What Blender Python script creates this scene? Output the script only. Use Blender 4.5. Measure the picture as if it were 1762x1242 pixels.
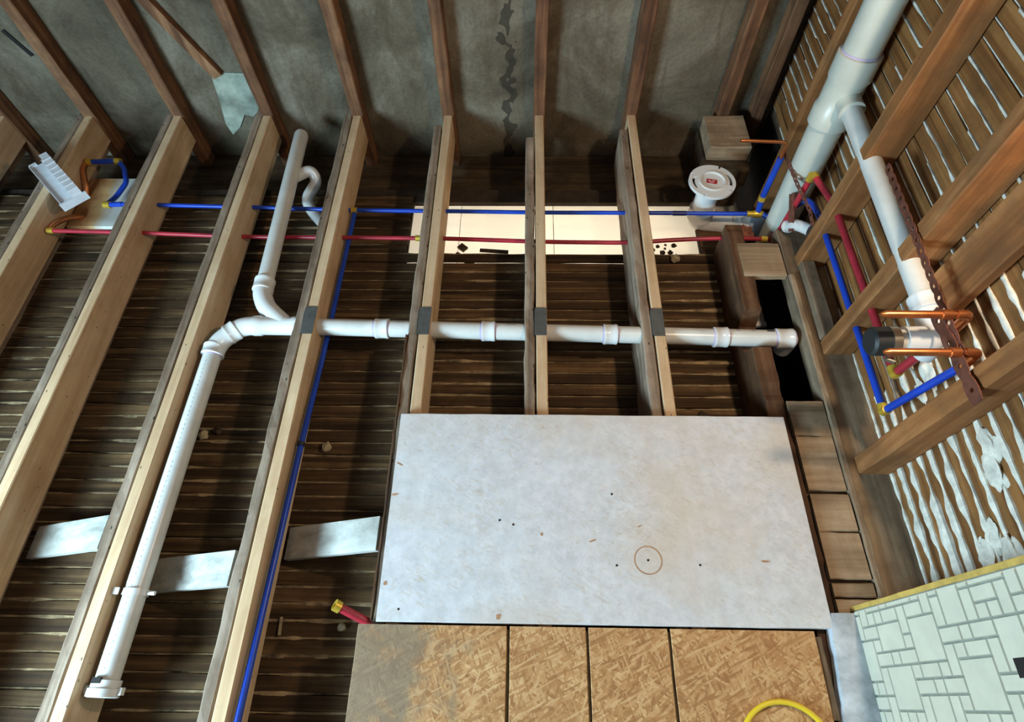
import bpy, math, random
from mathutils import Vector, Matrix, noise as mnoise

for o in list(bpy.data.objects):
    bpy.data.objects.remove(o)
SC = bpy.context.scene
COL = SC.collection
rnd = random.Random(7)

# ------------------------------------------------------------------ camera
W, H, FPX = 1762, 1242, 1010.9
PITCH, YAW, ROLL, CAMH = 1.040972, 0.041140, -0.028346, 1.70
cp, sp_, cy_, sy_ = math.cos(PITCH), math.sin(PITCH), math.cos(YAW), math.sin(YAW)
fwd = Vector((-sy_ * cp, cy_ * cp, -sp_))
rt = Vector((cy_, sy_, 0))
up = rt.cross(fwd)
rt2 = rt * math.cos(ROLL) + up * math.sin(ROLL)
up2 = up * math.cos(ROLL) - rt * math.sin(ROLL)
cam_d = bpy.data.cameras.new('camera')
cam_d.sensor_width = 36
cam_d.lens = FPX / W * 36
cam_d.clip_start = 0.02
cam = bpy.data.objects.new('camera', cam_d)
COL.objects.link(cam)
m = Matrix((rt2, up2, -fwd)).transposed().to_4x4()
m.translation = (0, 0, CAMH)
cam.matrix_world = m
SC.camera = cam

# ------------------------------------------------------------------ world, lights, exposure
wd = bpy.data.worlds.new('world')
SC.world = wd
wd.use_nodes = True
wd.node_tree.nodes['Background'].inputs[0].default_value = (0.95, 0.97, 1.0, 1)
wd.node_tree.nodes['Background'].inputs[1].default_value = 0.13


def light(name, kind, loc, energy, color, size=0.1, size_y=None, target=None):
    d = bpy.data.lights.new(name, kind)
    d.energy = energy
    d.color = color
    if kind == 'AREA':
        d.shape = 'RECTANGLE'
        d.size = size
        d.size_y = size_y or size
    else:
        d.shadow_soft_size = size
    o = bpy.data.objects.new(name, d)
    COL.objects.link(o)
    o.location = loc
    if target is not None:
        o.rotation_euler = (Vector(target) - Vector(loc)).to_track_quat('-Z', 'Y').to_euler()
    return o


light('work_lamp_light', 'POINT', (0.98, 0.80, 1.55), 52, (1.0, 0.80, 0.58), 0.05)
light('window_light', 'AREA', (-2.2, -0.75, 0.95), 178, (0.55, 0.82, 1.0), 0.9, 0.8, (-1.3, -0.1, 0))
light('lower_room_light', 'AREA', (0.12, 1.76, -0.75), 17, (1.0, 0.95, 0.86), 1.3, 0.5, (0.12, 1.76, 0))

vs = SC.view_settings
vs.view_transform = 'Standard'
vs.look = 'None'
vs.exposure = 0.0
vs.gamma = 1.0
vs.use_curve_mapping = False


# ------------------------------------------------------------------ materials
def lin(c):
    return tuple(((v / 255) / 12.92 if v / 255 <= 0.04045 else ((v / 255 + 0.055) / 1.055) ** 2.4) for v in c) + (1,)


class NT:
    def __init__(s, name):
        s.m = bpy.data.materials.new(name)
        s.m.use_nodes = True
        s.t = s.m.node_tree
        s.b = s.t.nodes['Principled BSDF']

    def n(s, typ, **kw):
        nd = s.t.nodes.new(typ)
        for k, v in kw.items():
            setattr(nd, k, v)
        return nd

    def l(s, a, b):
        s.t.links.new(a, b)

    def coords(s, scale=(1, 1, 1), rot=(0, 0, 0), rand=True):
        tc = s.n('ShaderNodeTexCoord')
        mp = s.n('ShaderNodeMapping')
        mp.inputs['Rotation'].default_value = rot
        sc = s.n('ShaderNodeVectorMath', operation='MULTIPLY')
        sc.inputs[1].default_value = scale
        s.l(mp.outputs[0], sc.inputs[0])
        if rand:
            oi = s.n('ShaderNodeObjectInfo')
            mu = s.n('ShaderNodeVectorMath', operation='SCALE')
            cx = s.n('ShaderNodeCombineXYZ')
            for i in range(3):
                s.l(oi.outputs['Random'], cx.inputs[i])
            s.l(cx.outputs[0], mu.inputs[0])
            mu.inputs['Scale'].default_value = 13.0
            ad = s.n('ShaderNodeVectorMath', operation='ADD')
            s.l(tc.outputs['Object'], ad.inputs[0])
            s.l(mu.outputs[0], ad.inputs[1])
            s.l(ad.outputs[0], mp.inputs[0])
        else:
            s.l(tc.outputs['Object'], mp.inputs[0])
        return sc.outputs[0]

    def noise(s, vec, scale=5, detail=5, rough=0.6, dist=0.0):
        nd = s.n('ShaderNodeTexNoise')
        nd.inputs['Scale'].default_value = scale
        nd.inputs['Detail'].default_value = detail
        nd.inputs['Roughness'].default_value = rough
        nd.inputs['Distortion'].default_value = dist
        s.l(vec, nd.inputs['Vector'])
        return nd.outputs['Fac']

    def ramp(s, fac, stops):
        r = s.n('ShaderNodeValToRGB')
        els = r.color_ramp.elements
        while len(els) < len(stops):
            els.new(0.5)
        for e, (p, c) in zip(els, stops):
            e.position = p
            e.color = c if len(c) == 4 else lin(c)
        s.l(fac, r.inputs[0])
        return r.outputs[0]

    def mix(s, fac, a, b, mode='MIX'):
        x = s.n('ShaderNodeMix', data_type='RGBA', blend_type=mode)
        for inp, v in ((x.inputs[0], fac), (x.inputs[6], a), (x.inputs[7], b)):
            if isinstance(v, (int, float)):
                inp.default_value = v
            elif isinstance(v, tuple):
                inp.default_value = v if len(v) == 4 else lin(v)
            else:
                s.l(v, inp)
        return x.outputs[2]

    def math(s, op, a, b=0.0, clamp=False):
        x = s.n('ShaderNodeMath', operation=op, use_clamp=clamp)
        for inp, v in ((x.inputs[0], a), (x.inputs[1], b)):
            if isinstance(v, (int, float)):
                inp.default_value = v
            else:
                s.l(v, inp)
        return x.outputs[0]

    def bump(s, h, strength=0.3, dist=0.01):
        b = s.n('ShaderNodeBump')
        b.inputs['Strength'].default_value = strength
        b.inputs['Distance'].default_value = dist
        s.l(h, b.inputs['Height'])
        s.l(b.outputs[0], s.b.inputs['Normal'])

    def color(s, c, rough=0.7, metal=0.0, spec=None):
        if isinstance(c, tuple):
            s.b.inputs['Base Color'].default_value = c if len(c) == 4 else lin(c)
        else:
            s.l(c, s.b.inputs['Base Color'])
        s.b.inputs['Roughness'].default_value = rough
        s.b.inputs['Metallic'].default_value = metal
        if spec is not None:
            s.b.inputs['Specular IOR Level'].default_value = spec
        return s.m


def axscale(axis, lo, hi):
    return tuple(lo if i == axis else hi for i in range(3))


def wood(name, dark, mid, light_, axis, blot=None, blot_amt=0.5, grain=26, specks=0.0, rough=0.75, bump=0.25, vary=0.25):
    t = NT(name)
    g = t.noise(t.coords(axscale(axis, 1.3, grain)), 1.0, 7, 0.62, 0.4)
    c = t.ramp(g, [(0.30, dark), (0.5, mid), (0.72, light_)])
    if blot:
        b = t.noise(t.coords((3.2, 3.2, 3.2)), 2.0, 5, 0.65)
        bm = t.math('MULTIPLY', t.ramp(b, [(0.42, (0, 0, 0, 1)), (0.68, (1, 1, 1, 1))]), blot_amt)
        c = t.mix(bm, c, blot)
    if specks:
        v = t.n('ShaderNodeTexVoronoi')
        v.inputs['Scale'].default_value = 1.0
        t.l(t.coords(axscale(axis, 16, 34)), v.inputs['Vector'])
        sm = t.math('LESS_THAN', v.outputs['Distance'], specks)
        c = t.mix(t.math('MULTIPLY', sm, 0.8), c, (34, 26, 20))
    if vary:
        oi = t.n('ShaderNodeObjectInfo')
        k = t.math('MULTIPLY_ADD', oi.outputs['Random'], vary)
        k.node.inputs[2].default_value = 1 - vary * 0.6
        cx = t.n('ShaderNodeCombineColor')
        for i in range(3):
            t.l(k, cx.inputs[i])
        c = t.mix(1.0, c, cx.outputs[0], 'MULTIPLY')
    t.bump(g, bump, 0.004)
    return t.color(c, rough, spec=0.25)


def plain(name, c, rough=0.5, metal=0.0, var=0.0, scale=30, spec=None):
    t = NT(name)
    if var:
        nz = t.noise(t.coords(), scale, 4, 0.6)
        lo = tuple(v * (1 - var) for v in c)
        hi = tuple(min(255, v * (1 + var * 0.6)) for v in c)
        return t.color(t.ramp(nz, [(0.3, lo), (0.7, hi)]), rough, metal, spec)
    return t.color(c, rough, metal, spec)


M = {}
M['new_y'] = wood('new_lumber', (182, 146, 108), (206, 174, 136), (222, 196, 162), 1, (156, 118, 82), 0.35, 22, 0.07, vary=0.08)
M['old_y'] = wood('old_joist_wood', (92, 72, 56), (142, 122, 102), (176, 156, 136), 1, (80, 62, 48), 0.5, 30, 0.10, vary=0.2)
M['oldred_y'] = wood('old_red_joist_wood', (52, 33, 21), (92, 62, 40), (124, 92, 64), 1, (56, 38, 26), 0.6, 24, 0.0, vary=0.2)
M['stud_z'] = wood('old_stud_wood', (66, 40, 26), (116, 78, 52), (158, 116, 82), 2, (54, 36, 26), 0.6, 24, 0.0, vary=0.2)
M['rstud_z'] = wood('right_stud_wood', (108, 64, 32), (154, 100, 56), (186, 134, 86), 2, (100, 72, 46), 0.6, 20, 0.0, vary=0.15)
M['lath_x'] = wood('floor_lath_wood', (40, 29, 18), (88, 65, 41), (128, 100, 66), 0, (50, 36, 24), 0.65, 40, 0.0, 0.85, 0.5, vary=0.65)
M['lath_y'] = wood('wall_lath_wood', (88, 52, 24), (132, 86, 44), (160, 114, 66), 1, (80, 52, 26), 0.6, 40, 0.0, 0.8, 0.4, vary=0.35)
M['beam_x'] = wood('beam_wood', (44, 34, 24), (80, 64, 46), (108, 90, 66), 0, (44, 34, 24), 0.7, 24, 0.0, vary=0.2)
M['plank_x'] = wood('old_floor_plank_wood', (120, 98, 74), (156, 132, 104), (184, 160, 132), 0, (104, 84, 62), 0.55, 26, 0.03, vary=0.2)
M['plate_y'] = wood('sole_plate_wood', (92, 74, 56), (140, 118, 94), (172, 150, 122), 1, (80, 64, 50), 0.6, 24, 0.0, vary=0.15)
M['grey_x'] = wood('weathered_white_board', (140, 140, 132), (182, 182, 174), (206, 206, 200), 0, (120, 112, 98), 0.55, 20, 0.04, vary=0.1)
M['keys'] = plain('wall_plaster', (222, 216, 200), 0.9, var=0.14, scale=40)
M['dustkeys'] = plain('dusty_plaster', (146, 124, 92), 0.95, var=0.5, scale=16)
M['slab'] = plain('plaster_backing', (60, 48, 36), 0.95, var=0.3, scale=20)
M['wallslab'] = plain('wall_plaster_backing', (86, 66, 44), 0.95, var=0.3, scale=20)
M['black'] = plain('cavity_shade', (26, 20, 16), 0.95, var=0.4, scale=20)  # near-black lining colour, stands in for deep shade in the open cavity
M['pvc'] = plain('white_pvc', (210, 209, 202), 0.28, var=0.05, scale=12)
M['pvcfit'] = plain('white_pvc_fitting', (218, 217, 213), 0.24)
M['stackpvc'] = plain('greenish_white_pvc', (198, 198, 184), 0.32, var=0.06, scale=8)
M['primer'] = plain('lilac_primer', (190, 176, 206), 0.4)
M['greyfit'] = plain('grey_fitting', (150, 166, 182), 0.4)
M['blue'] = plain('blue_pex', (22, 66, 176), 0.35, var=0.12, scale=10)
M['red'] = plain('red_pex', (168, 42, 54), 0.38, var=0.15, scale=10)
M['copper'] = plain('copper', (214, 132, 80), 0.32, 0.9, var=0.12, scale=40)
M['brass'] = plain('brass', (222, 186, 70), 0.35, 0.6)
M['steel'] = plain('grey_steel', (104, 104, 100), 0.5, 0.5, var=0.12)
M['clamp'] = plain('clamp_steel', (170, 165, 150), 0.3, 0.9)
M['rubber'] = plain('black_rubber', (30, 34, 34), 0.55)
M['rust'] = plain('copper_brown_strap', (120, 72, 56), 0.55, 0.35, var=0.25)
M['yellow'] = plain('yellow_cable', (226, 192, 40), 0.45)
M['yellowedge'] = plain('yellowed_board', (196, 160, 78), 0.7, var=0.15)
M['tile'] = plain('cream_tile', (206, 200, 178), 0.4, var=0.04, scale=18)
M['grout'] = plain('grey_grout', (132, 134, 122), 0.85, var=0.1)
M['kerb'] = plain('grey_plaster_kerb', (176, 180, 184), 0.9, var=0.25, scale=14)
M['label'] = plain('red_sticker', (170, 40, 46), 0.5)
M['white'] = plain('white_print', (236, 230, 226), 0.5)
M['ink'] = plain('dark_ink', (52, 52, 66), 0.6)
M['faint'] = plain('faint_grey_print', (168, 168, 172), 0.5)
M['plastic'] = plain('grey_white_plastic', (206, 206, 208), 0.3, var=0.05)
M['chip'] = plain('plaster_crumb', (176, 158, 124), 0.95, var=0.3)
M['brick'] = plain('brick_red', (150, 92, 68), 0.9, var=0.25)
M['linedark'] = plain('dark_stripe', (84, 74, 52), 0.9, var=0.2)
M['hole'] = plain('hole_dark', (28, 22, 18), 0.9)
M['rustring'] = plain('rust_mark', (172, 130, 96), 0.8, var=0.1)


def mat_panel():
    t = NT('translucent_white_panel')
    out = t.t.nodes['Material Output']
    tr = t.n('ShaderNodeBsdfTranslucent')
    tr.inputs[0].default_value = lin((250, 246, 236))
    df = t.n('ShaderNodeBsdfDiffuse')
    df.inputs[0].default_value = lin((244, 236, 222))
    mx = t.n('ShaderNodeMixShader')
    mx.inputs[0].default_value = 0.5
    t.l(df.outputs[0], mx.inputs[1])
    t.l(tr.outputs[0], mx.inputs[2])
    t.l(mx.outputs[0], out.inputs[0])
    return t.m


M['panel'] = mat_panel()


def mat_osb(name, cols, paint=None, grey=None):
    t = NT(name)
    c = None
    for i, (rot, sx, sy) in enumerate(((0.5, 26, 170), (-0.7, 22, 190), (1.9, 24, 150), (1.2, 20, 200), (2.7, 28, 180))):
        v = t.n('ShaderNodeTexVoronoi')
        v.inputs['Scale'].default_value = 1.0
        t.l(t.coords((sx, sy, 1), (0, 0, rot)), v.inputs['Vector'])
        sep = t.n('ShaderNodeSeparateColor')
        t.l(v.outputs['Color'], sep.inputs[0])
        ci = t.ramp(sep.outputs[0], [(0.1, cols[0]), (0.5, cols[1]), (0.9, cols[2])])
        if c is None:
            c = ci
        else:
            mk = t.ramp(sep.outputs[1], [(0.60, (0, 0, 0, 1)), (0.66, (.8, .8, .8, 1))])
            c = t.mix(mk, c, ci)
    big = t.noise(t.coords((1, 1, 1)), 5, 4, 0.6)
    c = t.mix(t.math('MULTIPLY', t.ramp(big, [(0.4, (0, 0, 0, 1)), (0.7, (1, 1, 1, 1))]), 0.35), c, cols[0])
    if grey:
        tc = t.n('ShaderNodeTexCoord')
        sx = t.n('ShaderNodeSeparateXYZ')
        t.l(tc.outputs['Object'], sx.inputs[0])
        nz = t.noise(t.coords((1, 1, 1)), 9, 5, 0.6)
        k = t.math('MULTIPLY_ADD', nz, 1.5)
        k.node.inputs[2].default_value = -1.16
        k2 = t.math('SUBTRACT', k, t.math('MULTIPLY', sx.outputs[0], 1.3))
        k3 = t.math('MULTIPLY', k2, 3.5, True)
        c = t.mix(t.math('MULTIPLY', k3, 0.75), c, grey)
    if paint:
        pn = t.noise(t.coords((26, 60, 1), (0, 0, 0.5)), 1.0, 8, 0.75, 1.5)
        pb = t.noise(t.coords((2, 2, 1)), 1.5, 3, 0.6)
        k = t.math('MULTIPLY_ADD', pb, 0.30)
        t.l(pn, k.node.inputs[2])
        pm = t.ramp(k, [(0.66, (1, 1, 1, 1)), (0.88, (0.4, 0.4, 0.4, 1))])
        pc = t.ramp(t.noise(t.coords((1, 1, 1)), 26, 4, 0.7), [(0.3, paint[0]), (0.7, paint[1])])
        pt = t.noise(t.coords((1, 1, 1)), 2.2, 3, 0.55)
        pc = t.mix(t.ramp(pt, [(0.46, (0, 0, 0, 1)), (0.64, (.6, .6, .6, 1))]), pc, (198, 180, 158))
        c = t.mix(pm, c, pc)
    return t.color(c, 0.62, spec=0.3)


M['osb'] = mat_osb('osb_board', [(154, 106, 64), (186, 138, 88), (212, 172, 122)], grey=(118, 106, 88))
M['whiteosb'] = mat_osb('white_painted_osb', [(166, 140, 106), (190, 168, 138), (206, 190, 166)], paint=((192, 191, 192), (214, 213, 214)))


def mat_greywall():
    t = NT('grimy_grey_wall')
    v = t.coords((1, 1, 1), rand=False)
    a = t.noise(v, 2.2, 7, 0.65, 0.6)
    c = t.ramp(a, [(0.28, (56, 46, 35)), (0.5, (108, 97, 80)), (0.72, (150, 140, 122))])
    st = t.noise(t.coords((6, 1, 1.8), rand=False), 1.0, 6, 0.68, 1.6)
    c = t.mix(t.ramp(st, [(0.50, (0, 0, 0, 1)), (0.74, (.6, .6, .6, 1))]), c, (78, 62, 44))
    fine = t.noise(v, 70, 4, 0.6)
    c = t.mix(0.35, c, t.ramp(fine, [(0.3, (40, 38, 34)), (0.7, (170, 168, 158))]), 'OVERLAY')
    # chain of dark tar drips, soot at the foot of the wall
    tc = t.n('ShaderNodeTexCoord')
    s = t.n('ShaderNodeSeparateXYZ')
    t.l(tc.outputs['Object'], s.inputs[0])
    wob = t.noise(t.coords((1, 1, 5), rand=False), 2.0, 3, 0.5)
    xx = t.math('ADD', s.outputs[0], t.math('MULTIPLY', t.math('SUBTRACT', wob, 0.5), 0.12))
    d = t.math('ABSOLUTE', t.math('ADD', xx, -0.945))
    band = t.math('SUBTRACT', 1.0, t.math('DIVIDE', d, 0.05), True)
    bl = t.noise(t.coords((22, 1, 15), rand=False), 1.0, 1, 0.4, 0.6)
    bm = t.math('MULTIPLY', t.math('GREATER_THAN', t.math('MULTIPLY', bl, t.math('POWER', band, 0.4)), 0.43), 0.75)
    c = t.mix(bm, c, (44, 40, 32))
    t.bump(a, 0.5, 0.02)
    return t.color(c, 0.9, spec=0.2)


M['greywall'] = mat_greywall()


def mat_stained():
    t = NT('stained_white_board')
    tc = t.n('ShaderNodeTexCoord')
    s = t.n('ShaderNodeSeparateXYZ')
    t.l(tc.outputs['Object'], s.inputs[0])
    nz = t.noise(t.coords((1, 1, 1)), 12, 4, 0.6)
    k = t.math('ADD', t.math('MULTIPLY', t.math('SUBTRACT', nz, 0.5), 0.35), t.math('MULTIPLY', s.outputs[0], -3.6))
    c = t.ramp(k, [(0.0, (214, 214, 206)), (0.22, (190, 150, 100)), (0.42, (134, 88, 46))])
    return t.color(c, 0.7)


M['stained'] = mat_stained()


# ------------------------------------------------------------------ mesh helpers
def fn(x, y=0.0, z=0.0):
    return mnoise.noise(Vector((x, y, z)))


def mesh(name, vf, mat, smooth=False, off=(0, 0, 0)):
    v, f = vf
    me = bpy.data.meshes.new(name)
    me.from_pydata([(p[0] - off[0], p[1] - off[1], p[2] - off[2]) for p in v], [], f)
    me.materials.append(mat)
    if smooth:
        for p in me.polygons:
            p.use_smooth = True
        me.set_sharp_from_angle(angle=math.radians(38))
    me.update()
    return me


def obj(name, vf, mat, parent=None, smooth=False, off=None):
    """one mesh object in world coordinates; its origin is its centre (or its parent's, for a part)"""
    if isinstance(mat, str):
        mat = M[mat]
    if off is None:
        xs, ys, zs = zip(*vf[0])
        off = ((min(xs) + max(xs)) / 2, (min(ys) + max(ys)) / 2, (min(zs) + max(zs)) / 2)
    o = bpy.data.objects.new(name, mesh(name, vf, mat, smooth, off))
    COL.objects.link(o)
    o.location = off
    if parent is not None:
        o.parent = parent
        p = Vector((0, 0, 0))
        q = parent
        while q is not None:
            p += q.location
            q = q.parent
        o.location = Vector(off) - p
    return o


def tag(o, label, cat, group=None, kind=None):
    o['label'] = label
    o['category'] = cat
    if group:
        o['group'] = group
    o['kind'] = kind or 'thing'
    return o


def thing(name, loc, label, cat, group=None):
    o = bpy.data.objects.new(name, None)
    o.empty_display_size = 0.05
    COL.objects.link(o)
    o.location = loc
    return tag(o, label, cat, group)


def struct(name, vf, mat, label, cat):
    o = obj(name, vf, mat)
    o['kind'] = 'structure'
    o['label'] = label
    o['category'] = cat
    return o


def join(*parts):
    v, f = [], []
    for a, b in parts:
        n = len(v)
        v += list(a)
        f += [tuple(i + n for i in q) for q in b]
    return v, f


def box(x0, x1, y0, y1, z0, z1):
    v = [(x, y, z) for x in (x0, x1) for y in (y0, y1) for z in (z0, z1)]
    return v, [(0, 1, 3, 2), (4, 6, 7, 5), (0, 4, 5, 1), (2, 3, 7, 6), (0, 2, 6, 4), (1, 5, 7, 3)]


def timber(x0, x1, y0, y1, z0, z1, axis, seg=1, jit=0.0, ch=0.002, seed=0.0, dtop=None, freq=9.0):
    """sawn timber: chamfered section lofted along its axis with worn, wavering edges"""
    lo, hi = [x0, y0, z0], [x1, y1, z1]
    a, b = [i for i in range(3) if i != axis]
    v, f = [], []
    A0, A1, B0, B1 = lo[a], hi[a], lo[b], hi[b]
    sec = [(A0 + ch, B0, 0, 0), (A1 - ch, B0, 1, 0), (A1, B0 + ch, 1, 0), (A1, B1 - ch, 1, 1),
           (A1 - ch, B1, 1, 1), (A0 + ch, B1, 0, 1), (A0, B1 - ch, 0, 1), (A0, B0 + ch, 0, 0)]
    for i in range(seg + 1):
        t = lo[axis] + (hi[axis] - lo[axis]) * i / seg
        for (pa, pb, ca, cb) in sec:
            if jit:
                k = seed + ca * 3.7 + cb * 7.9
                pa += jit * (fn(t * freq, k, 1.3) + 0.5 * fn(t * freq * 4, k, 5.3))
                pb += jit * (fn(t * freq, k, 9.1) + 0.5 * fn(t * freq * 4, k, 7.7))
            if dtop and cb == 1:
                pb = min(pb, B1 - dtop(t)) if pb > B1 - dtop(t) - 1 else pb
                pb = pb - 0 if dtop(t) == 0 else pb
            p = [0, 0, 0]
            p[axis], p[a], p[b] = t, pa, pb
            v.append(tuple(p))
    flip = axis == 1
    for i in range(seg):
        for j in range(8):
            q = (i * 8 + j, i * 8 + (j + 1) % 8, (i + 1) * 8 + (j + 1) % 8, (i + 1) * 8 + j)
            f.append(q if flip else q[::-1])
    e0, e1 = tuple(range(8)), tuple(seg * 8 + i for i in range(8))
    f.append(e0[::-1] if flip else e0)
    f.append(e1 if flip else e1[::-1])
    if axis != 1:
        f = [q[::-1] for q in f]
        f = [q[::-1] for q in f] if False else f
    return v, f


def fillet(pts, r, n=6):
    pts = [Vector(p) for p in pts]
    out = [pts[0]]
    for i in range(1, len(pts) - 1):
        a, b, c = pts[i - 1], pts[i], pts[i + 1]
        rr = min(r, (b - a).length * 0.48, (c - b).length * 0.48)
        p, q = b + (a - b).normalized() * rr, b + (c - b).normalized() * rr
        for k in range(n + 1):
            t = k / n
            out.append(p * (1 - t) ** 2 + b * 2 * t * (1 - t) + q * t * t)
    out.append(pts[-1])
    return out


def tube(pts, r, n=16, radii=None):
    pts = [Vector(p) for p in pts]
    v, f = [], []
    t0 = (pts[1] - pts[0]).normalized()
    nrm = t0.orthogonal().normalized()
    for i, p in enumerate(pts):
        if i == 0:
            t = t0
        elif i == len(pts) - 1:
            t = (pts[i] - pts[i - 1]).normalized()
        else:
            t = ((pts[i] - pts[i - 1]).normalized() + (pts[i + 1] - pts[i]).normalized()).normalized()
        nrm = (nrm - t * nrm.dot(t)).normalized()
        bi = t.cross(nrm)
        ri = radii[i] if radii else r
        for k in range(n):
            an = 2 * math.pi * k / n
            v.append(tuple(p + (nrm * math.cos(an) + bi * math.sin(an)) * ri))
    for i in range(len(pts) - 1):
        for k in range(n):
            f.append((i * n + k, i * n + (k + 1) % n, (i + 1) * n + (k + 1) % n, (i + 1) * n + k))
    f.append(tuple(range(n))[::-1])
    f.append(tuple((len(pts) - 1) * n + k for k in range(n)))
    return v, f


def sleeve(p0, p1, prof, n=20):
    """turned shape along p0-p1: prof = [(t, r), ...] with t in 0..1"""
    p0, p1 = Vector(p0), Vector(p1)
    d = p1 - p0
    return tube([p0 + d * t for t, _ in prof], 0, n, [r for _, r in prof]) if all(prof[i][0] < prof[i + 1][0] for i in range(len(prof) - 1)) else tube([p0 + d * (t + i * 1e-4) for i, (t, _) in enumerate(prof)], 0, n, [r for _, r in prof])


def coupling(p0, p1, r, lip=0.002):
    return sleeve(p0, p1, [(0, r * 0.9), (0.02, r + lip), (0.2, r + lip), (0.24, r), (0.76, r), (0.8, r + lip), (0.98, r + lip), (1, r * 0.9)])


def lump(c, r, seed, flat=0.6, n=7, m=10):
    v, f = [], []
    for i in range(n + 1):
        th = math.pi * i / n
        for k in range(m):
            ph = 2 * math.pi * k / m
            d = Vector((math.sin(th) * math.cos(ph), math.sin(th) * math.sin(ph), math.cos(th)))
            s = r * (1 + 0.55 * fn(d.x * 1.6 + seed, d.y * 1.6, d.z * 1.6))
            v.append((c[0] + d.x * s, c[1] + d.y * s, c[2] + d.z * s * flat))
    for i in range(n):
        for k in range(m):
            f.append((i * m + k, (i + 1) * m + k, (i + 1) * m + (k + 1) % m, i * m + (k + 1) % m))
    return v, f


def bar(p0, p1, w, t, wdir):
    """flat bar from p0 to p1, width w along wdir, thickness t"""
    p0, p1, wd_ = Vector(p0), Vector(p1), Vector(wdir).normalized()
    d = (p1 - p0).normalized()
    wd_ = (wd_ - d * wd_.dot(d)).normalized()
    nn = d.cross(wd_)
    v = [tuple(p + wd_ * a * w / 2 + nn * b * t / 2) for p in (p0, p1) for a in (-1, 1) for b in (-1, 1)]
    return v, [(0, 2, 3, 1), (4, 5, 7, 6), (0, 1, 5, 4), (2, 6, 7, 3), (0, 4, 6, 2), (1, 3, 7, 5)]


def strap(path, wdir, w=0.018, pitch=0.024, t=0.0015, hole=0.0045):
    """perforated hanger strap with scalloped edges and real holes"""
    path = [Vector(p) for p in path]
    L = [0]
    for i in range(len(path) - 1):
        L.append(L[-1] + (path[i + 1] - path[i]).length)

    def at(s):
        s = max(0, min(L[-1], s))
        for i in range(len(path) - 1):
            if s <= L[i + 1] or i == len(path) - 2:
                k = (s - L[i]) / (L[i + 1] - L[i])
                return path[i].lerp(path[i + 1], k), (path[i + 1] - path[i]).normalized()
    v, f = [], []
    nc = max(1, int(L[-1] / pitch))
    for c in range(nc):
        s0 = (c + 0.5) * L[-1] / nc
        hp = L[-1] / nc / 2
        outer = [(-hp, -w * .36), (-hp * .5, -w * .47), (0, -w * .5), (hp * .5, -w * .47), (hp, -w * .36), (hp, w * .36),
                 (hp * .5, w * .47), (0, w * .5), (-hp * .5, w * .47), (-hp, w * .36)]
        inner = []
        for (a, b) in outer:
            an = math.atan2(b, a)
            inner.append((hole * math.cos(an), hole * math.sin(an)))
        base = len(v)
        for side in (0.5, -0.5):
            for ring in (outer, inner):
                for (a, b) in ring:
                    p, d = at(s0 + a)
                    wv = Vector(wdir).normalized()
                    wv = (wv - d * wv.dot(d)).normalized()
                    v.append(tuple(p + wv * b + d.cross(wv) * t * side))
        k = 10
        for i in range(k):
            j = (i + 1) % k
            f.append((base + i, base + j, base + k + j, base + k + i))
            f.append((base + 2 * k + j, base + 2 * k + i, base + 3 * k + i, base + 3 * k + j))
            f.append((base + i, base + 2 * k + i, base + 2 * k + j, base + j))
            f.append((base + k + j, base + 3 * k + j, base + 3 * k + i, base + k + i))
    return v, f


# ------------------------------------------------------------------ ceiling of the room below: lath and plaster keys
LZ = -0.200
HX0, HX1, HY0, HY1 = -0.50, 0.74, 1.632, 1.942
ceil_lab = 'grimy wooden lath ceiling of the room below, seen between the joists'
slab = join(box(-3.0, 0.84, -0.5, 1.583, -0.235, -0.213), box(-3.0, HX0, 1.583, HY0, -0.235, -0.213), box(0.43, 0.84, 1.583, HY0, -0.235, -0.213), box(-3.0, HX0, HY0, HY1, -0.235, -0.213),
            box(HX1, 0.84, HY0, HY1, -0.235, -0.213), box(-3.0, 0.84, HY1, 2.02, -0.235, -0.213))
CEIL = struct('ceiling', slab, 'slab', ceil_lab, 'ceiling')


def lath_strip(u0, u1, c, wdt, thick, seed, axis, face, jit=0.0028, step=0.08):
    """a split lath: axis 0 runs along X lying flat at z=face, axis 1 runs along Y upright at x=face"""
    n = max(2, int((u1 - u0) / step))
    v, f = [], []
    for i in range(n + 1):
        u = u0 + (u1 - u0) * i / n
        a = c - wdt / 2 + jit * fn(u * 7, seed, 0.5)
        b = c + wdt / 2 + jit * fn(u * 7, seed, 8.5)
        h = 0.0022 * fn(u * 3, seed, 4.4)
        tilt = 0.0015 * fn(seed, 2.2, 3.3)
        for (p, q) in ((a, h - thick), (a, h + tilt), (b, h - tilt), (b, h - thick)):
            v.append((u, p, face + q) if axis == 0 else (face - q, u, p))
    for i in range(n):
        for j in range(4):
            f.append((i * 4 + j, (i + 1) * 4 + j, (i + 1) * 4 + (j + 1) % 4, i * 4 + (j + 1) % 4))
    f.append((0, 1, 2, 3))
    f.append((n * 4 + 3, n * 4 + 2, n * 4 + 1, n * 4))
    return v, f


def key_strip(u0, u1, c, seed, axis, face, wfun, step):
    """plaster squeezed through the gap between two laths"""
    n = max(2, int((u1 - u0) / step))
    v, f = [], []
    for i in range(n + 1):
        u = u0 + (u1 - u0) * i / n
        w, h, droop = wfun(u, c, seed)
        for (p, q) in ((-w - droop, -0.006), (-w * 0.8 - droop, h * 0.7), (-droop * 0.5, h), (w * 0.7, h * 0.7), (w * 0.85, -0.006)):
            v.append((u, c + p, face + q) if axis == 0 else (face - q, u, c + p))
    for i in range(n):
        for j in range(4):
            f.append((i * 5 + j, (i + 1) * 5 + j, (i + 1) * 5 + j + 1, i * 5 + j + 1))
    return v, f


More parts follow.
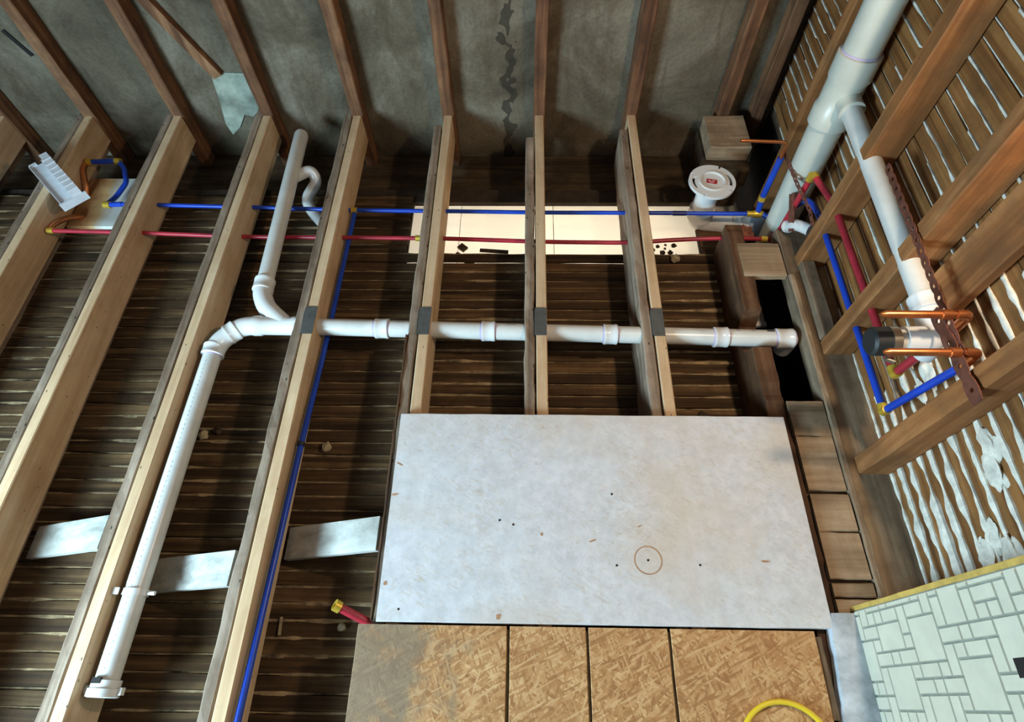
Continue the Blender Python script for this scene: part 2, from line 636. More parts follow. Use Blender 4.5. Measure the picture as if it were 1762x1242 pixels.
def wf_floor(u, c, seed):
    k = fn(u * 9, seed * 1.7, 3.1) + 0.5 * fn(u * 23, seed, 7)
    patch = fn(u * 1.8, c * 2.0, 11.0)
    a = max(0.0, 0.2 + 0.9 * k + 1.3 * patch)
    return 0.0032 + 0.0042 * a, -0.0065 + 0.0085 * a, 0.002 * k


y, i = -0.48125, 0
PITCHL = 0.0475
while y < 1.95:
    spans = [(-3.0, 0.835)]
    if HY0 - 0.01 < y < HY1 + 0.02:
        spans = [(-3.0, HX0 + 0.02 * fn(i * 3.3, 1)), (HX1 + 0.02 * fn(i * 5.1, 2), 0.835)]
    for (a, b) in spans:
        obj('lath', lath_strip(a, b, y, 0.0395 + 0.003 * fn(i * 1.3, 5), 0.008, i * 2.7, 0, LZ), 'lath_x', CEIL)
        gap_open = abs(y + PITCHL / 2 - 1.585) < 0.01
        if not gap_open:
            obj('plaster_key', key_strip(a, b, y + PITCHL / 2, i * 1.9, 0, LZ, wf_floor, 0.03), 'dustkeys', CEIL, True)
    y += PITCHL
    i += 1

# bright white panel of the room below seen through the hole
lp = thing('ceiling_panel', (0.12, 1.78, -0.30), 'glowing cream white panel seen through the hole behind the joists', 'panel')
for k in range(4):
    x0 = -0.72 + k * 0.425
    obj('pane', box(x0, x0 + 0.422, 1.36, 2.14, -0.302, -0.296), 'panel', lp)
obj('rail', box(-0.72, 0.98, 2.14, 2.16, -0.306, -0.292), 'white', lp)
obj('rail', box(-0.72, 0.98, 1.34, 1.36, -0.306, -0.292), 'white', lp)

# ------------------------------------------------------------------ back wall
bw = struct('wall_back', box(-3.2, 1.16, 2.34, 2.40, -0.9, 1.5), 'greywall', 'grimy grey wall boarding behind the far studs', 'wall')
bw.location.x += 0.0
beam = obj('wall_beam', timber(-3.0, 0.96, 2.015, 2.333, -0.42, -0.285, 0, 40, 0.006, 0.006, 3.1), 'beam_x')
tag(beam, 'broad dark timber beam lying along the foot of the far wall', 'beam')

# ------------------------------------------------------------------ right wall: lath and plaster keys, seen from behind
WX = 1.10
rw = struct('wall_right', box(1.114, 1.15, -0.2, 2.34, -0.9, 1.7), 'wallslab', 'right wall of brown lath with white plaster squeezed between', 'wall')


def wf_wall(u, c, seed):
    k = fn(u * 9, seed * 1.7, 3.1) + 0.9 * fn(u * 24, seed, 7)
    near = min(1.0, max(0.0, (1.25 - u) / 0.75))
    low = min(1.0, max(0.0, (0.75 - c) / 0.5))
    amp = 0.0032 + 0.0095 * near * (0.45 + 0.55 * low) * (0.55 + 0.45 * math.sin(seed * 5.1) ** 2)
    pres = fn(u * 2.3, c * 5, seed)
    if near < 0.2 and pres < -0.12:
        amp *= 0.25
    s = max(0.15, 0.8 + 0.9 * k)
    if near < 0.55 and pres < 0.0 - 0.4 * near:
        return 0.002, -0.004, 0.0
    return amp * s, 0.002 + 0.55 * amp * s, 0.25 * amp * (1 + k)


z, i = 0.024, 0
while z < 1.62:
    y0 = -0.15
    obj('lath', lath_strip(y0, 2.33, z, 0.0405 + 0.003 * fn(i * 1.3, 15), 0.008, 50 + i * 2.7, 1, WX, 0.0045, 0.03), 'lath_y', rw)
    obj('plaster_key', key_strip(y0, 2.33, z - PITCHL / 2, 60 + i * 1.9, 1, WX, wf_wall, 0.012), 'keys', rw, True)
    z += PITCHL
    i += 1
for (cy2, cz2, r2, sd) in ((0.54, 0.385, 0.026, 1.0), (0.49, 0.37, 0.03, 2.0), (0.30, 0.33, 0.030, 3.0), (0.32, 0.25, 0.026, 4.0),
                           (0.36, 0.295, 0.022, 5.0), (0.42, 0.47, 0.03, 6.0), (0.27, 0.40, 0.032, 7.0), (0.80, 0.29, 0.026, 8.0), (0.77, 0.24, 0.02, 9.0)):
    v, f = lump((0, 0, 0), r2, sd, 1.0, 16, 26)
    v = [(1.0985 + p[0] * 0.32 + 0.002 * fn(p[1] * 90, p[2] * 90, sd), cy2 + p[1] * 1.7 + 0.006 * fn(p[2] * 70, sd), cz2 + p[2] * 0.9 + 0.006 * fn(p[1] * 60, sd)) for p in v]
    obj('plaster_smear', (v, f), 'keys', rw, True)

# ------------------------------------------------------------------ added void box beside the last joist, near-black to paint the hole's shade
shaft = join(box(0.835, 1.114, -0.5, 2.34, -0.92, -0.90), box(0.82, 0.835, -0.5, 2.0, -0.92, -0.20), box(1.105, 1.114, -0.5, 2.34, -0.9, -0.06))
struct('void_box_1', shaft, 'black', 'open cavity between the last joist and the right wall, its shade painted near-black', 'cavity')

# ------------------------------------------------------------------ joists
JX = [0.041 + 0.4064 * (k - 6) for k in range(8)]
new_lab = ['pale new joist cut off by the left edge of the photo', 'pale new joist with the white plastic box on top, second from the left',
           'pale new joist just right of the stained white board, third from the left', 'pale new joist with the long white pipe running along its right side',
           'pale new joist with the blue pipe clipped along its right side', 'pale new joist at the left end of the white painted board',
           'pale new joist, middle of the three running under the white board', 'pale new joist nearest the white toilet flange, rightmost of all']
old_lab = ['dark old joist beside the leftmost pale joist', 'dark old joist behind the white plastic box, left of its pale twin',
           'grey old joist against which the stained white board ends', 'grey old joist left of the long white pipe and its pale joist',
           'grey nail-pocked old joist beside the pale joist with the blue pipe', 'split brown old joist under the left edge of the white board',
           'grey-brown old joist in the middle of the white board, left of its pale twin', 'worn brown old joist, left twin of the rightmost pale joist']
for k, x in enumerate(JX):
    o = obj('new_joist', timber(x, x + 0.037, -0.55, 2.258, -0.140, 0.0, 1, 10, 0.0008, 0.003, k * 4.1), 'new_y')
    tag(o, new_lab[k], 'joist', 'new sistered floor joists')
    wob = 0.0045 if k >= 4 else 0.003
    y1 = 2.33 if k < 5 else (2.20, 2.12, 2.17)[k - 5]
    o = obj('old_joist', timber(x - 0.0405, x - 0.006, -0.55, y1, -0.200, -0.006, 1, 60, wob, 0.004, 20 + k * 3.3), 'old_y')
    tag(o, old_lab[k], 'joist', 'old floor joists')
# thin split-off sliver standing beside the fifth old joist
o = obj('wood_sliver', timber(-0.410, -0.404, 0.19, 1.10, -0.12, -0.002, 1, 40, 0.003, 0.001, 71), 'oldred_y')
tag(o, 'thin reddish split strip along the left side of the white board', 'wood strip')


def notch(t):
    return 0.085 if 1.06 < t < 1.20 else (0.02 * max(0, fn(t * 14, 3)) + 0.004)


o = obj('old_joist', timber(0.775, 0.835, 0.05, 1.62, -0.200, 0.0, 1, 70, 0.006, 0.006, 44, notch), 'oldred_y')
tag(o, 'notched reddish old joist beside the black hole, right of all the pale ones', 'joist', 'old floor joists')

# ------------------------------------------------------------------ far studs
stud_lab = ['stud rising from the pale joist at the left edge of the photo', 'stud above the joist that carries the white plastic box',
            'stud above the joist right of the stained white board, diagonal brace beside it', 'stud just right of the pale patch on the far wall',
            'stud above the joist with the blue pipe along its side', 'stud above the joist at the left end of the white board',
            'stud above the middle joist of the white board', 'stud above the pale joist nearest the toilet flange']
for k, x in enumerate(JX):
    c = x + 0.018
    o = obj('wall_stud', timber(c - 0.026, c + 0.026, 2.259, 2.338, -0.284, 1.5, 2, 30, 0.003, 0.004, 90 + k * 2.9), 'stud_z')
    tag(o, 'old brown ' + stud_lab[k], 'stud', 'far wall studs')
o = obj('wall_stud', timber(0.845, 0.900, 2.262, 2.338, -0.28, 1.5, 2, 30, 0.003, 0.004, 130), 'stud_z')
tag(o, 'brown far stud standing behind the old timber block in the corner', 'stud', 'far wall studs')
o = obj('wall_stud', timber(1.000, 1.048, 2.262, 2.338, -0.28, 1.5, 2, 30, 0.003, 0.004, 140), 'stud_z')
tag(o, 'dark brown far stud closest to the corner behind the big stack pipe', 'stud', 'far wall studs')
o = obj('diagonal_brace', bar((-1.545, 2.325, 0.62), (-1.33, 2.325, 0.15), 0.045, 0.026, (1, 0, 0.4)), 'stud_z')
tag(o, 'dark diagonal brace nailed across the grey wall at the upper left', 'brace')
v = [(-1.365, 0.150), (-1.305, 0.158), (-1.222, 0.155), (-1.205, 0.09), (-1.22, -0.02), (-1.26, -0.06), (-1.30, -0.05), (-1.35, -0.12), (-1.40, -0.16), (-1.41, -0.10), (-1.385, 0.02)]
nv = len(v)
pv = [(a, 2.332, b) for a, b in v] + [(a, 2.340, b) for a, b in v]
pf = [tuple(range(nv))[::-1], tuple(range(nv, 2 * nv))] + [(i, (i + 1) % nv, nv + (i + 1) % nv, nv + i) for i in range(nv)]
o = obj('wall_patch', (pv, pf), plain('pale_green_patch', (150, 158, 142), 0.85, var=0.3, scale=9))
tag(o, 'torn pale grey-green patch stuck on the far wall between two left studs', 'patch')

o = obj('wall_slot', bar((-2.135, 2.338, 0.345), (-2.09, 2.338, 0.235), 0.018, 0.006, (1, 0, 0.3)), 'hole')
tag(o, 'narrow dark slot in the grey wall at the upper left corner', 'slot')

# old block work in the far right corner
tb = thing('timber_block', (0.87, 2.15, -0.285), 'stack of old grey timber blocks in the far right corner', 'timber block')
obj('block', timber(0.785, 0.955, 2.05, 2.26, -0.075, 0.0, 0, 8, 0.004, 0.006, 201), 'plank_x', tb)
obj('block', timber(0.775, 0.965, 2.00, 2.26, -0.185, -0.08, 0, 8, 0.005, 0.008, 205), 'beam_x', tb)
obj('block', timber(0.790, 0.950, 1.99, 2.26, -0.285, -0.19, 0, 8, 0.005, 0.008, 209), 'beam_x', tb)

# ------------------------------------------------------------------ right wall studs, sole plate, old planks
for (y0, y1, lab, s) in ((1.405, 1.455, 'brown right-wall stud pierced by the white vent pipe, next to the stack', 301), (1.028, 1.078, 'brown right-wall stud between the vent pipe bend and the blue pipe', 305),
                         (0.612, 0.666, 'lowest brown right-wall stud, below the copper stubs and blue elbow', 309), (1.862, 1.908, 'dark right-wall stud in the far corner behind the stack pipe', 313)):
    o = obj('wall_stud', timber(1.0, WX - 0.003, y0, y1, 0.0 if y0 < 1.8 else -0.3, 1.65, 2, 30, 0.0025, 0.004, s), 'rstud_z')
    tag(o, lab, 'stud', 'right wall studs')
o = obj('backing_board', timber(1.055, 1.085, 0.86, 0.98, 0.44, 1.5, 2, 16, 0.003, 0.003, 321), 'rstud_z')
tag(o, 'wide upright backing board on the lath behind the copper stubs', 'board')
o = obj('sole_plate', timber(0.958, 1.108, -0.4, 1.585, -0.06, 0.0, 1, 50, 0.003, 0.005, 331), 'plate_y')
tag(o, 'long worn sole plate along the foot of the right wall', 'plate')
o = obj('edge_strip', timber(0.956, 0.975, 0.22, 1.36, 0.0, 0.012, 1, 50, 0.003, 0.003, 335), 'plate_y')
tag(o, 'narrow grey edging strip along the sole plate beside the planks', 'strip')
o = obj('plate_block', timber(1.0, 1.048, 1.082, 1.402, 0.0, 0.035, 1, 14, 0.002, 0.004, 341), 'plate_y')
tag(o, 'grey block on the sole plate between the two upper right studs', 'block')
pl_lab = ['old floor plank at the near edge of the black hole', 'old floor plank second from the black hole', 'old floor plank in the middle of the row beside the white board',
          'old floor plank with a round dark knot', 'narrow old floor plank just above the tiled wall', 'old floor plank touching the tiled wall', 'old floor plank at the far edge of the black hole']
for (y0, y1, lab) in zip((0.735, 0.560, 0.442, 0.312, 0.266, 0.18, 1.362), (0.857, 0.733, 0.551, 0.439, 0.303, 0.261, 1.520), pl_lab):
    o = obj('floor_plank', timber(0.842 if y0 < 1 else 0.80, 0.954, y0, y1, -0.024, 0.0, 0, 10, 0.003, 0.003, y0 * 50), 'plank_x')
    tag(o, lab, 'plank', 'old floor planks by the right wall')
o = obj('ledger', timber(0.842, 0.956, 0.16, 0.86, -0.09, -0.026, 1, 10, 0.002, 0.003, 351), 'plank_x')
tag(o, 'old ledger under the short floor planks by the right wall', 'ledger')

# ------------------------------------------------------------------ boards
BZ = 0.021
wb = thing('white_board', (0.212, 0.485, 0.0), 'white painted strand board lying across the joists, scuffed and ringed', 'board')
obj('sheet', timber(-0.387, 0.808, 0.184, 0.789, 0.001, BZ, 0, 40, 0.0012, 0.002, 401), 'whiteosb', wb)


def disc(c, r, h, n=14):
    v = [(c[0] + r * math.cos(2 * math.pi * k / n), c[1] + r * math.sin(2 * math.pi * k / n), c[2] + h) for k in range(n)]
    v += [(p[0], p[1], c[2]) for p in v]
    return v, [tuple(range(n))] + [(k, n + k, n + (k + 1) % n, (k + 1) % n) for k in range(n)]


def ring(c, r0, r1, h, n=40):
    v = []
    for r, zz in ((r0, 0), (r0, h), (r1, h), (r1, 0)):
        v += [(c[0] + (r + 0.0006 * fn(k * .7, r * 50)) * math.cos(2 * math.pi * k / n), c[1] + r * math.sin(2 * math.pi * k / n), c[2] + zz) for k in range(n)]
    f = []
    for a in range(3):
        for k in range(n):
            f.append((a * n + k, a * n + (k + 1) % n, (a + 1) * n + (k + 1) % n, (a + 1) * n + k))
    return v, f


for (x, yy) in ((0.258, 0.535), (0.258, 0.335), (0.486, 0.339), (-0.067, 0.455), (-0.028, 0.443), (0.345, 0.350), (-0.33, 0.215)):
    obj('screw_hole', disc((x, yy, BZ), 0.0032, 0.0006), 'hole', wb)
for k, (x, yy, w_, h_, an) in enumerate(((0.667, 0.351, 0.022, 0.005, 0.0), (0.053, 0.417, 0.007, 0.008, 0.3), (0.196, 0.401, 0.018, 0.004, 0.35), (-0.064, 0.200, 0.012, 0.010, 1.1),
                                         (-0.376, 0.527, 0.016, 0.006, 0.2), (-0.374, 0.280, 0.010, 0.010, 0.8), (0.330, 0.443, 0.012, 0.003, 0.4), (-0.372, 0.62, 0.018, 0.005, -0.5))):
    nC = 9
    cv = []
    for zz in (BZ + 0.0006, BZ - 0.001):
        for j in range(nC):
            a = 2 * math.pi * j / nC
            rr = 1 + 0.5 * fn(j * 1.3, k * 3.1)
            px_, py_ = w_ * 0.6 * rr * math.cos(a), h_ * 0.6 * rr * math.sin(a)
            cv.append((x + px_ * math.cos(an) - py_ * math.sin(an), yy + px_ * math.sin(an) + py_ * math.cos(an), zz))
    obj('bare_chip', (cv, [tuple(range(nC))] + [(j, nC + j, nC + (j + 1) % nC, (j + 1) % nC) for j in range(nC)]), 'rustring', wb)
obj('rust_ring', ring((0.345, 0.350, BZ), 0.0355, 0.0385, 0.0006), 'rustring', wb)

ob = thing('osb_board', (0.16, -0.15, 0.0), 'tan strand board with dark stripes at the bottom edge of the photo', 'board')
edges = [-0.432, -0.036, 0.169, 0.381, 0.757]
for k in range(4):
    a, b = edges[k] + (0.004 if k else 0), edges[k + 1] - (0.004 if k < 3 else 0)
    obj('strand_sheet', timber(a, b, -0.6, 0.1775, 0.001, BZ, 1, 30, 0.0012, 0.0015, 420 + k * 7), 'osb', ob, off=(0.16, -0.15, 0.0))
obj('backing', box(-0.42, 0.745, -0.59, 0.170, 0.0, 0.014), 'linedark', ob)
o = obj('worn_edge', timber(0.7575, 0.776, -0.02, 0.165, -0.004, BZ - 0.004, 1, 30, 0.003, 0.003, 460), 'plate_y', ob)

# ------------------------------------------------------------------ diagonal bridging
for (x0, x1, yc, lab) in ((-1.545, -1.226, 0.418, 'whitish bridging board left of the long white pipe'), (-1.145, -0.822, 0.322, 'whitish bridging board just right of the long white pipe, with a grey stain'),
                          (-0.735, -0.418, 0.425, 'whitish bridging board between the blue pipe and the white board')):
    p0, p1 = Vector((x0, yc, -0.178)), Vector((x1, yc, -0.030))
    o = obj('bridging_board', bar(p0, p1, 0.098, 0.02, (0, 1, 0)), 'grey_x')
    tag(o, lab, 'board', 'diagonal bridging boards')

# ------------------------------------------------------------------ white drain line
DR, DZ = 0.0300, -0.046


def mx(x):
    return 1.159 + (x + 0.80) * (1.119 - 1.159) / 1.73


dl = thing('drain_pipe', (-0.9, 1.15, DZ - DR), 'white drain line crossing the joists with a long left run and far branch', 'pipe')
cps = [-0.508, -0.128, 0.302, 0.686, 0.905]
ends = [-0.815] + cps + [0.925]
for a, b in zip(ends[:-1], ends[1:]):
    s = obj('pipe_length', tube([(a, mx(a), DZ), (b, mx(b), DZ)], DR, 24), 'pvc', dl, True)
for x in cps:
    hw = 0.024 if x < 0.8 else 0.03
    c = obj('coupling', coupling((x - hw, mx(x), DZ), (x + hw, mx(x), DZ), DR + 0.0052, 0.001), 'pvcfit', dl, True)
    obj('primer_ring', tube([(x + hw, mx(x), DZ), (x + hw + 0.005, mx(x), DZ)], DR + 0.0006, 24), 'primer', c, True)
    obj('primer_ring', tube([(x - hw - 0.005, mx(x), DZ), (x - hw, mx(x), DZ)], DR + 0.0006, 24), 'primer', c, True)
obj('elbow', tube(fillet([(0.90, mx(0.93), DZ), (0.924, mx(0.924), DZ), (0.924, mx(0.924) + 0.004, DZ - 0.07)], 0.05), DR + 0.003, 20), 'pvcfit', dl, True)
# wye
wy = obj('wye', sleeve((-0.972, 1.161, DZ), (-0.800, 1.159, DZ), [(0, DR), (0.01, DR + 0.007), (0.16, DR + 0.007), (0.2, DR + 0.003), (0.8, DR + 0.003), (0.84, DR + 0.007), (0.99, DR + 0.007), (1, DR)]), 'pvcfit', dl, True)
BX, BXT = -0.974, -0.994
obj('wye_branch', tube(fillet([(-0.862, 1.165, DZ), (-0.945, 1.238, DZ + 0.004), (BX, 1.300, DZ + 0.005), (BX, 1.345, DZ + 0.005)], 0.06, 8), DR + 0.004, 24), 'pvcfit', dl, True)
obj('collar', coupling((BX - 0.0005, 1.312, DZ + 0.005), (BX - 0.0015, 1.362, DZ + 0.005), DR + 0.007, 0.001), 'pvcfit', dl, True)
BZ2 = DZ + 0.006
obj('pipe_length', tube([(BX, 1.35, BZ2), (BXT, 2.160, BZ2 + 0.012), (BXT, 2.172, BZ2 + 0.012)], DR, 24, [DR, DR, DR - 0.004]), 'pvc', dl, True)
# hooked vent down behind the far branch
obj('hooked_bend', tube(fillet([(-0.985, 1.93, DZ - 0.01), (-0.925, 1.975, DZ - 0.01), (-0.905, 1.95, DZ - 0.05), (-0.955, 1.885, DZ - 0.095), (-0.93, 1.84, DZ - 0.12), (-0.885, 1.80, DZ - 0.15)], 0.05, 6), 0.024, 18), 'pvcfit', dl, True)
# 45s to the long run
LX = -1.089
obj('elbow', tube(fillet([(-0.962, 1.161, DZ), (-1.010, 1.158, DZ), (-1.060, 1.118, DZ)], 0.05, 8), DR + 0.004, 24), 'pvcfit', dl, True)
obj('elbow', tube(fillet([(-1.040, 1.135, DZ), (-1.078, 1.094, DZ), (LX, 1.045, DZ)], 0.05, 8), DR + 0.004, 24), 'pvcfit', dl, True)
obj('collar', coupling((-1.030, 1.144, DZ), (-1.058, 1.119, DZ), DR + 0.007, 0.001), 'pvcfit', dl, True)
c = obj('collar', coupling((LX, 1.072, DZ), (LX - 0.0005, 1.034, DZ), DR + 0.007, 0.001), 'pvcfit', dl, True)
obj('primer_ring', tube([(LX, 1.034, DZ), (LX, 1.028, DZ)], DR + 0.0006, 24), 'primer', c, True)
lr = obj('pipe_length', tube([(LX, 1.06, DZ), (-1.093, 0.03, DZ)], DR, 24), 'pvc', dl, True)


def print_patch(p0, p1, r, a0, a1):
    """ink printed on a pipe: thin curved patch from angle a0 to a1 (measured from straight up)"""
    p0, p1 = Vector(p0), Vector(p1)
    d = (p1 - p0).normalized()
    side = Vector((0, 0, 1)).cross(d).normalized()
    upv = d.cross(side)
    vv = []
    for p in (p0, p1):
        for k in range(4):
            an = a0 + (a1 - a0) * k / 3
            vv.append(tuple(p + (upv * math.cos(an) + side * math.sin(an)) * (r + 0.0003)))
    return vv, [(k, k + 1, k + 5, k + 4) for k in range(3)]


dash = []
for kk in range(60):
    yy = 1.0 - kk * 0.0158
    if fn(kk * 2.1, 9) > -0.2:
        dash.append(print_patch((LX - 0.004 * (1.05 - yy), yy, DZ), (LX - 0.004 * (1.05 - yy), yy - 0.004 - 0.004 * abs(fn(kk * 3.3, 2)), DZ), DR, -0.02, 0.07))
o = obj('print_line', join(*dash), 'faint', lr)
o['kind'] = 'stuff'
for (a, b, mt) in ((0.842, 0.868, 'ink'), (0.735, 0.750, 'faint'), (0.790, 0.802, 'faint'), (-0.455, -0.425, 'faint'), (-0.065, -0.03, 'faint')):
    obj('print_mark', print_patch((a, mx(a), DZ), (b, mx(b), DZ), DR, 0.35, 0.65), mt, dl)
obj('print_mark', print_patch((-0.90, 1.160, DZ), (-0.868, 1.160, DZ), DR + 0.003, 0.5, 0.7), 'faint', dl)
cap = obj('cleanout_cap', sleeve((-1.092, 0.040, DZ), (-1.093, -0.002, DZ), [(0, DR), (0.03, DR + 0.006), (0.45, DR + 0.006), (0.5, DR + 0.010), (0.95, DR + 0.010), (1, DR + 0.004)]), 'pvcfit', dl, True)
obj('tab', box(-1.139, -1.122, 0.006, 0.026, DZ - 0.004, DZ + 0.012), 'pvcfit', cap)
obj('tab', box(-1.063, -1.043, 0.004, 0.022, DZ - 0.010, DZ + 0.006), 'pvcfit', cap)
obj('tab', box(-1.110, -1.088, 0.030, 0.044, DZ + DR - 0.002, DZ + DR + 0.008), 'hole', cap)
cl = thing('pipe_clip', (-1.09, 0.255, DZ), 'white clip holding the long white pipe to its joist', 'pipe clip')
obj('band', ring((-1.0915, DZ, 0), DR + 0.0005, DR + 0.004, 0.018), 'pvcfit', cl, True)
cl.children[0].data.transform(Matrix.Translation((0, 0, 0)))
bd = cl.children[0]
vv = [(p.co.x, p.co.y, p.co.z) for p in bd.data.vertices]
cyv = sum(p[1] for p in vv) / len(vv)
czv = sum(p[2] for p in vv) / len(vv)
for p, q in zip(bd.data.vertices, vv):
    p.co = (q[0], q[2] - czv, q[1] - cyv)
bd.location = Vector((-1.0915, 0.255, DZ)) - cl.location
bd.data.flip_normals()
obj('tab', box(-1.150, -1.121, 0.246, 0.264, DZ + 0.030, DZ + 0.034), 'pvcfit', cl)
obj('nail', tube([(-1.062, 0.255, DZ), (-1.036, 0.255, DZ)], 0.006, 12), 'pvcfit', cl, True)

# steel nail plates over the drain
for k, lab in ((4, 'dark steel nail plate on the joist with the blue pipe'), (5, 'dark steel nail plate on the joist at the left end of the white board'),
               (6, 'dark steel nail plate on the middle joist'), (7, 'dark steel nail plate on the rightmost pale joist')):
    x = JX[k]
    o = obj('nail_plate', join(box(x - 0.004, x + 0.036, 1.098, 1.213, 0.0005, 0.0025), box(x - 0.006, x - 0.004, 1.105, 1.205, -0.02, 0.0025)), 'steel')
    tag(o, lab, 'nail plate', 'nail plates over the drain')

# ------------------------------------------------------------------ supply pipes across the joists
PR = 0.0085


def pex(name, path, mat, label, cat='pipe', r=PR, fil=0.03, fit=(), copper=()):
    t = thing(name, path[0], label, cat)
    obj('tubing', tube(fillet(path, fil), r, 14), mat, t, True)
    for (a, b) in fit:
        obj('crimp_ring', sleeve(a, b, [(0, r + 0.001), (0.02, r + 0.0035), (0.98, r + 0.0035), (1, r + 0.001)], 14), 'brass', t, True)
    return t


bp = [(-1.70, 1.796, -0.082), (-1.15, 1.780, -0.082), (-0.74, 1.768, -0.086), (-0.33, 1.762, -0.085), (0.08, 1.750, -0.080), (0.44, 1.742, -0.072), (0.93, 1.728, -0.062)]
t = pex('blue_pipe', bp, 'blue', 'blue water pipe running left to right through all the joists', fil=0.1,
        fit=[((-0.725, 1.7675, -0.086), (-0.70, 1.767, -0.086)), ((0.895, 1.729, -0.062), (0.918, 1.728, -0.062))])
obj('tee_body', sleeve((0.912, 1.728, -0.062), (0.962, 1.728, -0.062), [(0, 0.010), (0.3, 0.016), (0.7, 0.016), (1, 0.010)], 16), 'brass', t, True)
obj('sleeve', tube([(0.60, 1.737, -0.069), (0.655, 1.736, -0.068)], PR + 0.0015, 14), plain('dark_blue_sleeve', (16, 30, 96), 0.4), t, True)
rp = [(-1.93, 1.632, -0.066), (-1.543, 1.625, -0.070), (-1.147, 1.612, -0.078), (-0.737, 1.612, -0.080), (-0.33, 1.612, -0.084), (0.078, 1.597, -0.086), (0.42, 1.595, -0.088), (0.60, 1.605, -0.080), (0.80, 1.603, -0.066), (0.95, 1.605, -0.075)]
pex('red_pipe', rp, 'red', 'red water pipe running left to right through all the joists', fil=0.1,
    fit=[((-1.94, 1.632, -0.066), (-1.915, 1.632, -0.066)), ((-0.44, 1.612, -0.083), (-0.42, 1.612, -0.083)), ((0.93, 1.605, -0.074), (0.955, 1.605, -0.075))])
pex('blue_branch_pipe', [(-0.712, 1.768, -0.092), (-0.714, 1.70, -0.098), (-0.714, 1.40, -0.090), (-0.714, 1.08, -0.082), (-0.714, 0.72, -0.052), (-0.714, 0.2, -0.030), (-0.714, -0.5, -0.006)], 'blue',
    'blue water pipe running towards the camera along a pale joist', fil=0.15, r=0.0095)
o = obj('pipe_band', tube([(-0.714, 0.716, -0.0517), (-0.714, 0.704, -0.0513)], 0.0125, 14), 'rubber', smooth=True)
tag(o, 'small black band on the blue pipe along the joist', 'band')
rs = thing('red_pipe_stub', (-0.40, 0.18, -0.06), 'short red pipe stub with an open brass ring left of the white board', 'pipe')
p0, p1 = Vector((-0.408, 0.182, -0.035)), Vector((-0.500, 0.222, 0.030))
obj('tubing', tube([p0, p0.lerp(p1, 0.9)], 0.0115, 16), 'red', rs, True)
d = (p1 - p0).normalized()
nn = 16
vv, ff = [], []
o1 = d.orthogonal().normalized()
o2 = d.cross(o1)
for (s, r) in ((0.86, 0.0115), (0.86, 0.0155), (1.0, 0.0155), (1.0, 0.0105), (0.90, 0.0100)):
    for k in range(nn):
        an = 2 * math.pi * k / nn
        vv.append(tuple(p0.lerp(p1, s) + (o1 * math.cos(an) + o2 * math.sin(an)) * r))
for a in range(4):
    for k in range(nn):
        ff.append((a * nn + k, a * nn + (k + 1) % nn, (a + 1) * nn + (k + 1) % nn, (a + 1) * nn + k))
obj('crimp_ring', (vv, ff), 'brass', rs, True)
obj('bore', tube([p0.lerp(p1, 0.9), p0.lerp(p1, 0.915)], 0.0102, 16), 'hole', rs, True)

# left supply fittings and stained board
o = obj('stained_board', timber(-1.955, -1.622, 1.725, 2.015, -0.160, -0.142, 0, 10, 0.001, 0.002, 501), 'stained')
tag(o, 'white board with brown stain fixed between two left joists', 'board')
pex('blue_loop_pipe', [(-1.925, 2.040, -0.070), (-1.80, 2.046, -0.070), (-1.775, 2.02, -0.085), (-1.745, 1.945, -0.10), (-1.77, 1.865, -0.11), (-1.775, 1.80, -0.09), (-1.70, 1.796, -0.082)], 'blue',
    'looped blue pipe over the stained white board', fil=0.02, r=0.0105,
    fit=[((-1.94, 2.040, -0.070), (-1.915, 2.040, -0.070)), ((-1.815, 2.046, -0.070), (-1.79, 2.044, -0.072)), ((-1.785, 1.800, -0.09), (-1.755, 1.798, -0.088))])
cs = thing('copper_stub', (-1.93, 1.80, -0.14), 'pair of small copper stubs beside the stained white board', 'pipe')
obj('stub', tube(fillet([(-1.945, 2.03, -0.072), (-1.94, 1.99, -0.075), (-1.925, 1.93, -0.11), (-1.93, 1.90, -0.14)], 0.03), 0.011, 12), 'copper', cs, True)
obj('stub', tube(fillet([(-1.94, 1.63, -0.066), (-1.94, 1.68, -0.075), (-1.915, 1.74, -0.10), (-1.90, 1.78, -0.14)], 0.03), 0.011, 12), 'copper', cs, True)


def orient(vf, origin, ex, ey, ez):
    o_, ex, ey, ez = Vector(origin), Vector(ex), Vector(ey), Vector(ez)
    return [tuple(o_ + ex * p[0] + ey * p[1] + ez * p[2]) for p in vf[0]], vf[1]


pb = thing('plastic_box', (-1.92, 1.82, 0.0), 'open grey-white plastic outlet box tilted on the second pale joist', 'box')
ax = Vector((0.225, -0.215, -0.02)).normalized()
ay = Vector((0.66, 0.70, 0.0)).normalized()
ay = (ay - ax * ay.dot(ax)).normalized()
az = ax.cross(ay)
if az.z < 0:
    az = -az
O = Vector((-2.020, 1.915, 0.030))
L_, W_ = 0.270, 0.088
obj('base', orient(box(0, L_, -W_ / 2, W_ / 2, -0.028, 0.000), O, ax, ay, az), 'plastic', pb)
sw = obj('side_channel', orient(box(0.03, L_, 0.006, W_ / 2, 0.000, 0.034), O, ax, ay, az), 'plastic', pb)
for k in range(8):
    obj('rib', orient(box(0.040 + k * 0.032, 0.044 + k * 0.032, 0.006, W_ / 2 + 0.001, 0.034, 0.037), O, ax, ay, az), 'plastic', sw)
obj('side_wall', orient(box(0.0, L_, -W_ / 2 - 0.003, -W_ / 2, -0.028, 0.010), O, ax, ay, az), 'plastic', pb)
obj('flange', orient(box(L_, L_ + 0.006, -W_ / 2 - 0.008, W_ / 2 + 0.012, -0.030, 0.006), O, ax, ay, az), 'plastic', pb)
obj('end_lug', orient(box(-0.018, 0.0, -W_ / 2, -W_ / 2 + 0.030, -0.028, 0.004), O, ax, ay, az), 'plastic', pb)
